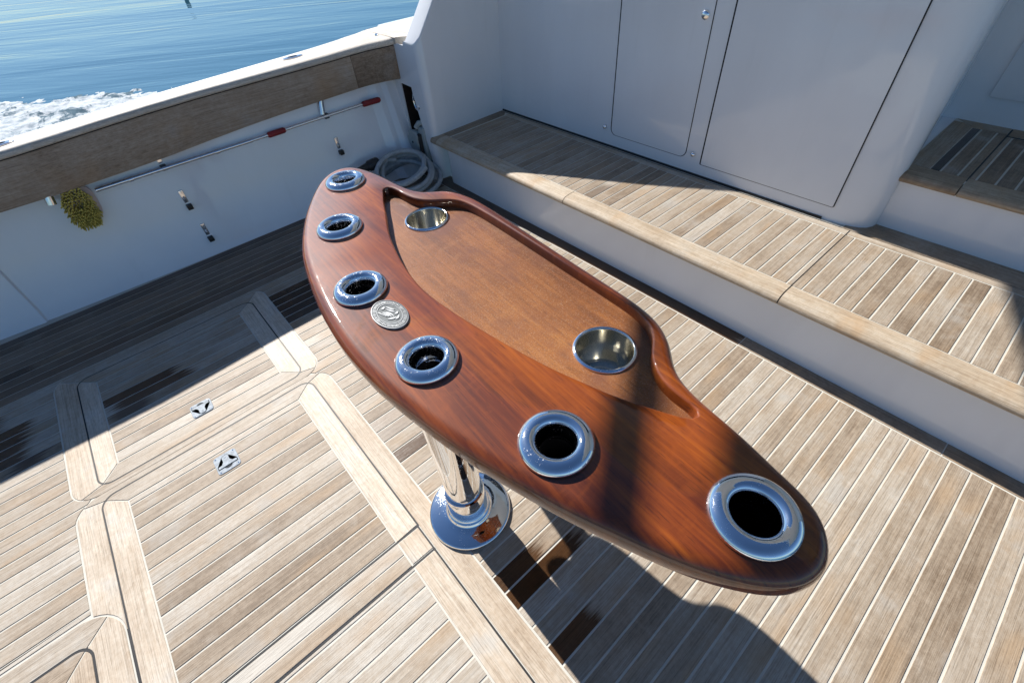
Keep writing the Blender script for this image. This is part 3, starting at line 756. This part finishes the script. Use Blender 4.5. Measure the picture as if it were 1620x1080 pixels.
build('bristles', b, M['bristle'], br, 0)['kind'] = 'stuff'

# ================================================================== SHORE POWER CORD
cord = thing('power_cord', 'coiled thick white shore power cord with a black and yellow plug on the deck corner', 'power cord', (1.40, 2.82, 0.05))
rnd = random.Random(11)
cc = Vector((1.385, 2.840, .085)); ax1 = Vector((.62, -.60, -.10)).normalized(); nn = Vector((-.20, -.20, .96)).normalized(); ax2 = nn.cross(ax1).normalized(); ax1 = ax2.cross(nn)
pts = []
for k in range(6 * 30):
    a = 2 * pi * k / 30; lv = a / (2 * pi)
    r = .205 + .018 * sin(lv * 2.3) + .012 * sin(2 * a + lv) - .006 * lv
    p = cc + ax1 * (r * cos(a)) + ax2 * (r * .93 * sin(a)) + nn * (-.045 + .026 * lv + .008 * sin(a * 1.7)) + Vector((.010 * sin(lv * 1.9), .012 * cos(lv * 2.7), 0))
    p.z = max(p.z, .018); p.y = min(p.y, 3.04); pts.append(p)
b = BM(); tube(b, pts, .0165, 10); build('cord_loops', b, M['cord'], cord, 60)
b = BM(); tube(b, [(1.40, 2.975, .165), (1.33, 2.985, .185), (1.26, 2.985, .190)], .016, 10); build('cord_tail', b, M['cord'], cord, 60)
b = BM(); tube(b, [(1.275, 2.985, .19), (1.265, 2.985, .19), (1.20, 2.98, .188), (1.19, 2.98, .188)], [.030, .036, .036, .028], 16); tube(b, [(1.19, 2.98, .188), (1.12, 2.972, .180)], [.027, .027], 14)
tube(b, [(1.115, 2.955, .165), (1.06, 2.945, .150)], [.034, .034], 14); build('plug', b, M['blackplastic'], cord, 40)
b = BM(); tube(b, [(1.075, 2.925, .128), (1.035, 2.912, .105)], [.032, .030], 14); build('plug_ring', b, M['yellowplastic'], cord, 40)
noz = thing('inlet_cap', 'grey plastic hinged inlet cap hanging at the foot of the dark wall pocket', 'cap', (1.59, 2.95, .22))
b = BM()
for k, (dx, s) in enumerate(((0, 1.0), (.022, .92))):
    o = [(2.985 + (.066 * s) * cos(a) - (.02 if sin(a) > .5 else 0), .225 + (.095 * s) * sin(a)) for a in [2 * pi * t / 20 for t in range(20)]]
    prism(b, o, lambda u, v, w: (w - .10 * (v - .22), u, v), 1.575 + dx, 1.594 + dx)
build('lid', b, M['greyplastic'], noz, 40)
b = BM(); box(b, 1.60, 1.66, 2.875, 2.945, .10, .34, .02); tube(b, [(1.60, 2.95, .33), (1.615, 2.93, .36), (1.64, 2.90, .365)], .018, 10); build('hinge_arm', b, M['greyplastic'], noz, 40)
b = BM(); box(b, 1.58, 1.60, 2.895, 2.925, .12, .30, .006); lathe(b, [(.008, 0), (.007, .004), (0, .005)], (1.573, 2.99, .23), 10, Vector((-1, 0, 0))); build('latch_slot', b, M['blackplastic'], noz, 30)

# ================================================================== THE ROD HOLDER TABLE
ZT = 0.870
tab = thing('fishing_table', 'varnished mahogany table with six chrome rod holders on a polished steel pedestal', 'table', (0.265, 0.675, 0))
OUT = [(0.428, -0.083), (0.455, -0.067), (0.475, -0.040), (0.484, -0.007), (0.4905, 0.024), (0.5015, 0.065), (0.510, 0.107), (0.516, 0.146), (0.5235, 0.184), (0.533, 0.214), (0.547, 0.238), (0.568, 0.258), (0.592, 0.279), (0.621, 0.316), (0.6365, 0.360), (0.646, 0.415), (0.661, 0.613), (0.6815, 0.867), (0.6885, 0.990), (0.680, 1.062), (0.664, 1.106), (0.638, 1.131), (0.6045, 1.160), (0.588, 1.228), (0.582, 1.311), (0.576, 1.379), (0.565, 1.438), (0.548, 1.484),
       (0.518, 1.509), (0.479, 1.512), (0.435, 1.491), (0.391, 1.447), (0.336, 1.374), (0.285, 1.294), (0.243, 1.213), (0.209, 1.134), (0.186, 1.060), (0.167, 0.985), (0.149, 0.900), (0.138, 0.831), (0.130, 0.755), (0.127, 0.693), (0.128, 0.622), (0.134, 0.556), (0.143, 0.490), (0.153, 0.425), (0.164, 0.368), (0.176, 0.317), (0.1885, 0.270), (0.2015, 0.226), (0.2155, 0.180), (0.231, 0.139), (0.247, 0.096), (0.263, 0.055), (0.280, 0.018), (0.299, -0.014), (0.317, -0.040), (0.336, -0.062), (0.358, -0.079), (0.386, -0.090), (0.410, -0.0905)]
def resample(pts, n, smooth=3, closed=True):
    P = [Vector(p) for p in pts]; m = len(P); dense = []
    for i in range(m):
        p0, p1, p2, p3 = P[i - 1], P[i], P[(i + 1) % m], P[(i + 2) % m]
        for k in range(8):
            t = k / 8
            dense.append(0.5 * ((2 * p1) + (p2 - p0) * t + (2 * p0 - 5 * p1 + 4 * p2 - p3) * t * t + (3 * p1 - p0 - 3 * p2 + p3) * t ** 3))
    L = [0]
    for i in range(len(dense)): L.append(L[-1] + (dense[(i + 1) % len(dense)] - dense[i]).length)
    out = []; j = 0
    for k in range(n):
        s = L[-1] * k / n
        while L[j + 1] < s: j += 1
        t = (s - L[j]) / max(1e-9, L[j + 1] - L[j]); out.append(dense[j].lerp(dense[(j + 1) % len(dense)], t))
    for _ in range(smooth): out = [(out[i - 1] + out[i] * 2 + out[(i + 1) % n]) / 4 for i in range(n)]
    return [(p.x, p.y) for p in out]
out = resample(OUT, 260, 5)
REC = [(0.515, 1.232), (0.490, 1.188), (0.463, 1.130), (0.412, 1.024), (0.373, 0.909), (0.351, 0.811), (0.344, 0.743), (0.346, 0.673), (0.353, 0.593), (0.367, 0.488), (0.383, 0.396), (0.396, 0.345), (0.417, 0.270), (0.442, 0.208), (0.464, 0.160), (0.473, 0.150), (0.484, 0.150), (0.490, 0.162), (0.4915, 0.192), (0.496, 0.224), (0.512, 0.259), (0.538, 0.287), (0.567, 0.305), (0.592, 0.328), (0.607, 0.357), (0.618, 0.400), (0.624, 0.480), (0.632, 0.610), (0.641, 0.760), (0.648, 0.900), (0.648, 0.985), (0.640, 1.025), (0.618, 1.056), (0.591, 1.080), (0.568, 1.112), (0.556, 1.150), (0.553, 1.190), (0.552, 1.225), (0.546, 1.252), (0.536, 1.262), (0.525, 1.254)]
rec = resample(REC, 150, 1)
HOLES = [(0.468, 1.385), (0.330, 1.144), (0.243, 0.861), (0.229, 0.570), (0.277, 0.275), (0.390, 0.010)]
CUPS = [(0.540, 1.044), (0.505, 0.368)]
b = BM()
lv = [(offset(out, .016), .820), (offset(out, .006), .821), (offset(out, .003), .8235), (offset(out, .0035), .8265), (offset(out, .0005), .8285), (out, .834), (out, .842)]
for k in range(1, 8):
    a = (pi / 2) * k / 7; lv.append((offset(out, .026 * (1 - cos(a))), .842 + .028 * sin(a)))
R = rings(b, lv, False, False)
top, bot = R[-1], R[0]
circ = lambda c, r, z, n=28: [b.verts.new((c[0] + r * cos(2 * pi * k / n), c[1] + r * sin(2 * pi * k / n), z)) for k in range(n)]
def loop_edges(vs): return [b.edges.get((vs[i - 1], vs[i])) or b.edges.new((vs[i - 1], vs[i])) for i in range(len(vs))]
rl = [(offset(rec, -.004), ZT), (offset(rec, -.0015), ZT - .0012), (rec, ZT - .004), (offset(rec, .001), .8450)]
RR = [[b.verts.new((x, y, z)) for x, y in p] for p, z in rl]
for a, c in zip(RR, RR[1:]):
    for i in range(len(a)): b.faces.new((a[i], a[(i + 1) % len(a)], c[(i + 1) % len(a)], c[i]))
E = loop_edges(top) + loop_edges(RR[0])
for h in HOLES: E += loop_edges(circ(h, .047, ZT))
bmesh.ops.triangle_fill(b, edges=E, use_beauty=True, normal=(0, 0, 1))
TILT = Vector((.20, 0, -1.0))
E = loop_edges(bot)
for h in HOLES: E += loop_edges(circ((h[0] + .2 * .03, h[1]), .046, .820))
for h in CUPS: E += loop_edges(circ(h, .056, .820))
bmesh.ops.triangle_fill(b, edges=E, use_beauty=True, normal=(0, 0, -1))
build('tabletop', b, M['varnish'], tab, 38)
b = BM(); rv = [b.verts.new((x, y, .845)) for x, y in offset(rec, .0005)]
E = loop_edges(rv)
for h in CUPS: E += loop_edges(circ(h, .056, .845))
for h in ((0.524, 1.228), (0.459, 0.205)): E += loop_edges(circ(h, .0035, .845, 10))
bmesh.ops.triangle_fill(b, edges=E, use_beauty=True, normal=(0, 0, 1))
build('inset_panel', b, M['inset'], tab, 0)
b = BM()
for h in ((0.524, 1.228), (0.459, 0.205)): lathe(b, [(.0036, .8448), (.0036, .830), (0, .8295)], (h[0], h[1], 0), 10)
build('drain_hole', b, M['void'], tab, 0)
def table_rod_holder(c):
    b = BM(); lathe(b, [(.055, -.001), (.0612, .0006), (.0618, .0030), (.0606, .0075), (.0575, .0118), (.0530, .0148), (.0480, .0166), (.0430, .0172), (.0395, .0166), (.0362, .0148), (.0336, .0118), (.0317, .0080), (.0306, .0030), (.0302, -.034)], (c[0], c[1], ZT), 56)
    p = build('rod_holder', b, M['chrome'], tab, 60)
    b = BM(); q = Vector((c[0] + .0, c[1], ZT - .022)); d = TILT.normalized()
    tube(b, [q + Vector((0, 0, -.008)), q + d * .25], [.0300, .0320], 24, False); lathe(b, [(.034, 0), (0, .0)], q + d * .25, 24); build('liner', b, M['void'], p, 40)
    b = BM(); tube(b, [q + d * .035, q + d * .27], [.040, .040], 24, False); build('tube', b, M['chrome'], p, 40)
    return p
for h in HOLES: table_rod_holder(h)
for c in CUPS:
    b = BM(); lathe(b, [(.0555, -.002), (.0620, .0004), (.0624, .0022), (.0605, .0042), (.0575, .0048), (.0555, .0036), (.0548, .0), (.0545, -.088), (.0520, -.0925), (.0440, -.0935), (.0430, -.0905), (.0360, -.0905), (.0350, -.0925), (0, -.0925)], (c[0], c[1], .845), 64)
    build('cup_holder', b, M['cup'], tab, 50)
    b = BM(); lathe(b, [(.0552, .8465), (.0575, .8501), (.0605, .8495), (.0628, .8475), (.0630, .8452)], (c[0], c[1], 0), 64); build('cup_rim', b, M['chrome'], tab, 60)
# oval medal
mc = (0.2455, 0.736); ms = (.0345, .0540)
b = BM(); lathe(b, [(1.0, 0), (1.0, .0030), (.985, .0042), (.955, .0044), (.935, .0032), (.70, .0032), (.685, .0042), (.66, .0042), (.645, .0028), (0, .0028)], (0, 0, 0), 56)
for v in b.verts: v.co = Vector((mc[0] + v.co.x * ms[0], mc[1] + v.co.y * ms[1], ZT + v.co.z))
med = build('medallion', b, M['pewter'], tab, 30)
b = BM()
for (ra, rb, z) in ((.945, .69, .0034), (.645, 0.0, .0030)):
    lathe(b, [(ra, z), (rb, z)], (0, 0, 0), 48)
for v in b.verts: v.co = Vector((mc[0] + v.co.x * ms[0], mc[1] + v.co.y * ms[1], ZT + v.co.z))
build('dark_ground', b, M['pewter_dark'], med, 0)
b = BM()
def em(u, v): return (mc[0] + u * ms[0], mc[1] + v * ms[1])
for k in range(64):          # worn raised band work
    a = 2 * pi * k / 64
    if k % 16 in (0, 8): 
        for r0 in (.74, .80, .86): slab(b, [em(r * cos(a + s), r * sin(a + s)) for r, s in ((r0, -.13), (r0 + .03, -.13), (r0 + .03, .13), (r0, .13))], ZT + .003, ZT + .0042, 0)
    elif k % 16 in (1, 7, 9, 15): continue
    else:
        w = .020 if k % 3 else .032
        slab(b, [em(r * cos(a + s), r * sin(a + s)) for r, s in ((.75, -w), (.89, -w), (.89, w), (.75, w))], ZT + .003, ZT + .0043, 0)
STROKES = [((-.50, .42), (-.30, .20), (-.26, -.05)), ((-.38, .30), (-.18, .12), (-.16, -.14)), ((-.26, .26), (-.04, .06), (-.06, -.24)), ((-.10, .20), (.10, .02), (.06, -.28)),
           ((.04, .36), (.18, .10), (.34, -.06)), ((.16, .46), (.28, .22), (.42, .06)), ((-.34, -.22), (-.10, -.34), (.16, -.36)), ((.00, -.44), (.20, -.46), (.40, -.30)), ((.20, -.14), (.36, -.20), (.50, -.10)), ((-.16, .48), (-.02, .44), (.10, .52))]
for st_ in STROKES:
    L_, R_ = [], []
    for k in range(7):
        t = k / 6; p0, p1, p2 = (Vector(q) for q in st_)
        c0 = p0 * (1 - t) ** 2 + p1 * 2 * t * (1 - t) + p2 * t * t; d0 = ((p1 - p0) * (1 - t) + (p2 - p1) * t).normalized()
        w = .012 + .055 * sin(pi * (t * .9 + .05)); L_.append(c0 + Vector((-d0.y, d0.x)) * w); R_.append(c0 - Vector((-d0.y, d0.x)) * w)
    slab(b, [em(*q) for q in L_ + R_[::-1]], ZT + .0026, ZT + .0044, 0.0005)
build('relief', b, M['pewter'], med, 30)
# pedestal
b = BM(); lathe(b, [(.0575, .150), (.0575, .822)], (.265, .675, 0), 64); build('pole', b, M['chrome'], tab, 50)
b = BM(); lathe(b, [(.1375, .0), (.1385, .006), (.1360, .012), (.128, .0155), (.100, .0200), (.0790, .0255), (.0755, .0275), (.0740, .034), (.0700, .0375), (.0660, .040), (.0645, .046), (.0645, .146), (.0630, .1520), (.0580, .1535)], (.265, .675, 0), 80); build('pedestal_base', b, M['chrome'], tab, 50)
b = BM(); lathe(b, [(.0, .790), (.12, .790), (.125, .795), (.125, .8195), (0, .8195)], (.265, .675, 0), 40); build('mounting_plate', b, M['satin'], tab, 50)

# ================================================================== GUESSED PARTS OUTSIDE THE FRAME (added to cast shade and reflections into it)
fly = thing('flybridge', 'guessed white flybridge overhang above the cabin wall, out of view, added for its reflection', 'roof', (3.0, .7, 2.7))
b = BM(); box(b, 1.45, 5.5, -2.2, 2.85, 2.75, 2.86, .03); build('overhang', b, M['gel'], fly, 30)
rig = thing('outrigger', 'guessed aluminium outrigger out of view over the port gunwale, with added bars that shade the table', 'outrigger', (2.6, 3.2, 2.4))
def rp(x, z): return (x, 3.2, z)
b = BM(); tube(b, [rp(3.6, 2.449), rp(2.27, 2.775), rp(1.0, 3.10), rp(-.6, 3.50)], [.045, .043, .04, .03], 14); build('pole', b, M['alu'], rig, 50)
b = BM(); tube(b, [rp(.78, 2.86), rp(.76, 2.87), rp(.495, 3.00), rp(.375, 3.06), rp(.16, 3.165), rp(.14, 3.175)], [.012, .024, .026, .027, .026, .012], 14); tube(b, [rp(1.00, 3.03), rp(.97, 3.045), rp(.60, 3.155), rp(.46, 3.19), rp(.42, 3.20)], [.02, .056, .058, .050, .02], 14)  # invented bars, shaped and placed to cast the shadow bands on the table
build('shadow_bars', b, M['blocker'], rig, 50)

# ================================================================== WATER
ZW = -0.50
m, nt, p = new_mat('sea water'); nb = NB(nt); P = nb.pos()
rot = nb.n('ShaderNodeVectorRotate', rotation_type='Z_AXIS'); nt.links.new(P, rot.inputs['Vector']); rot.inputs['Angle'].default_value = radians(38)
u1 = nb.noise(nb.vmath('MULTIPLY', rot.outputs[0], (.16, .75, 1)), 1.0, 4, 0.5, 0.6)
u2 = nb.noise(nb.vmath('MULTIPLY', rot.outputs[0], (.7, 2.6, 1)), 1.0, 3, 0.5, 0.4)
u3 = nb.noise(nb.vmath('MULTIPLY', rot.outputs[0], (.05, .16, 1)), 1.0, 2, 0.5, 0.2)
h = nb.math('ADD', nb.math('MULTIPLY', u1, 0.8), nb.math('ADD', nb.math('MULTIPLY', u2, .12), nb.math('MULTIPLY', u3, 2.0)))
nt.links.new(nb.bump(h, 0.40, 0.13), p.inputs['Normal'])
p.inputs['Base Color'].default_value = (.030, .110, .168, 1); p.inputs['Roughness'].default_value = .05; p.inputs['IOR'].default_value = 1.333
M['water'] = m
b = BM(); vs_ = [b.verts.new(q) for q in ((-3000, -3000, ZW), (3000, -3000, ZW), (3000, 3000, ZW), (-3000, 3000, ZW))]; b.faces.new(vs_)
tag(build('water', b, M['water'], None, 0), kind='structure')
# churned foam along the hull
m, nt, p = new_mat('sea foam'); nb = NB(nt); P = nb.pos()
f1 = nb.noise(P, 9.0, 5, 0.7)
f2 = nb.noise(nb.vmath('MULTIPLY', P, (3.2, 1.7, 3.0)), 1.0, 6, 0.72, .5)
fc = nb.mix(nb.sstep(f1, .3, .62), (.30, .37, .42), (.60, .63, .65))
fc = nb.mix(nb.sstep(f2, .49, .60), fc, (.075, .13, .17))
nt.links.new(fc, p.inputs['Base Color']); p.inputs['Roughness'].default_value = .95; p.inputs['Specular IOR Level'].default_value = .05
nt.links.new(nb.bump(nb.noise(P, 40.0, 4, .7), .6, .02), p.inputs['Normal'])
M['foam'] = m
b = BM(); d = .042; grid = {}
x0, x1, y0, y1 = -4.2, 2.4, 3.55, 13.6
nx, ny = int((x1 - x0) / d), int((y1 - y0) / d)
def foam_h(x, y):
    e = 10.75 - 1.03 * x + .40 * mnoise.noise(Vector((x * .9, y * .5, 3))) + .20 * mnoise.noise(Vector((x * 3, y * 3, 8)))
    k = min(1, max(-1, (e - y) / .8))
    c1 = mnoise.voronoi(Vector((x * 2.3 + .4 * mnoise.noise(Vector((x * 3, y * 3, 0))), y * 1.7, 0)))[0]
    c2 = mnoise.voronoi(Vector((x * 6.0, y * 4.5, 4)))[0]
    lace = .55 * (.42 - (c1[1] - c1[0])) + .35 * (.36 - (c2[1] - c2[0]))
    body = .30 + .5 * mnoise.fractal(Vector((x * .55, y * .35, 7)), .8, 2.1, 4)
    return k, .060 * (lace + body) + .022 * mnoise.noise(Vector((x * 5, y * 4, 1))) + .014 * mnoise.noise(Vector((x * 13, y * 11, 6)))
for j in range(ny):
    for i in range(nx):
        x, y = x0 + i * d, y0 + j * d
        k, h = foam_h(x, y); grid[i, j] = (x, y, k, h - (1 - max(0, k)) * .035)
vv = {}
def V(i, j):
    if (i, j) not in vv:
        x, y, k, h = grid[i, j]; vv[i, j] = b.verts.new((x + .02 * mnoise.noise(Vector((x * 9, y * 9, 1))), y + .02 * mnoise.noise(Vector((x * 9, y * 9, 5))), ZW + h))
    return vv[i, j]
for j in range(ny - 1):
    for i in range(nx - 1):
        q = [grid[i, j], grid[i + 1, j], grid[i + 1, j + 1], grid[i, j + 1]]
        if max(a[3] for a in q) < .0 or min(a[2] for a in q) < -.2: continue
        b.faces.new((V(i, j), V(i + 1, j), V(i + 1, j + 1), V(i, j + 1)))
tag(build('foam', b, M['foam'], None, 80), kind='stuff')
post = thing('mooring_post', 'dark mooring post standing in the water, seen as a broken reflection', 'post', (4.35, 22.6, ZW))
b = BM(); tube(b, [(4.35, 22.6, ZW - 1), (4.35, 22.6, ZW + .42)], .07, 12); build('post_shaft', b, M['piling'], post, 40)
b = BM(); lathe(b, [(.09, 0), (.08, .05), (0, .10)], (4.35, 22.6, ZW + .42), 12); build('cap', b, M['piling'], post, 40)
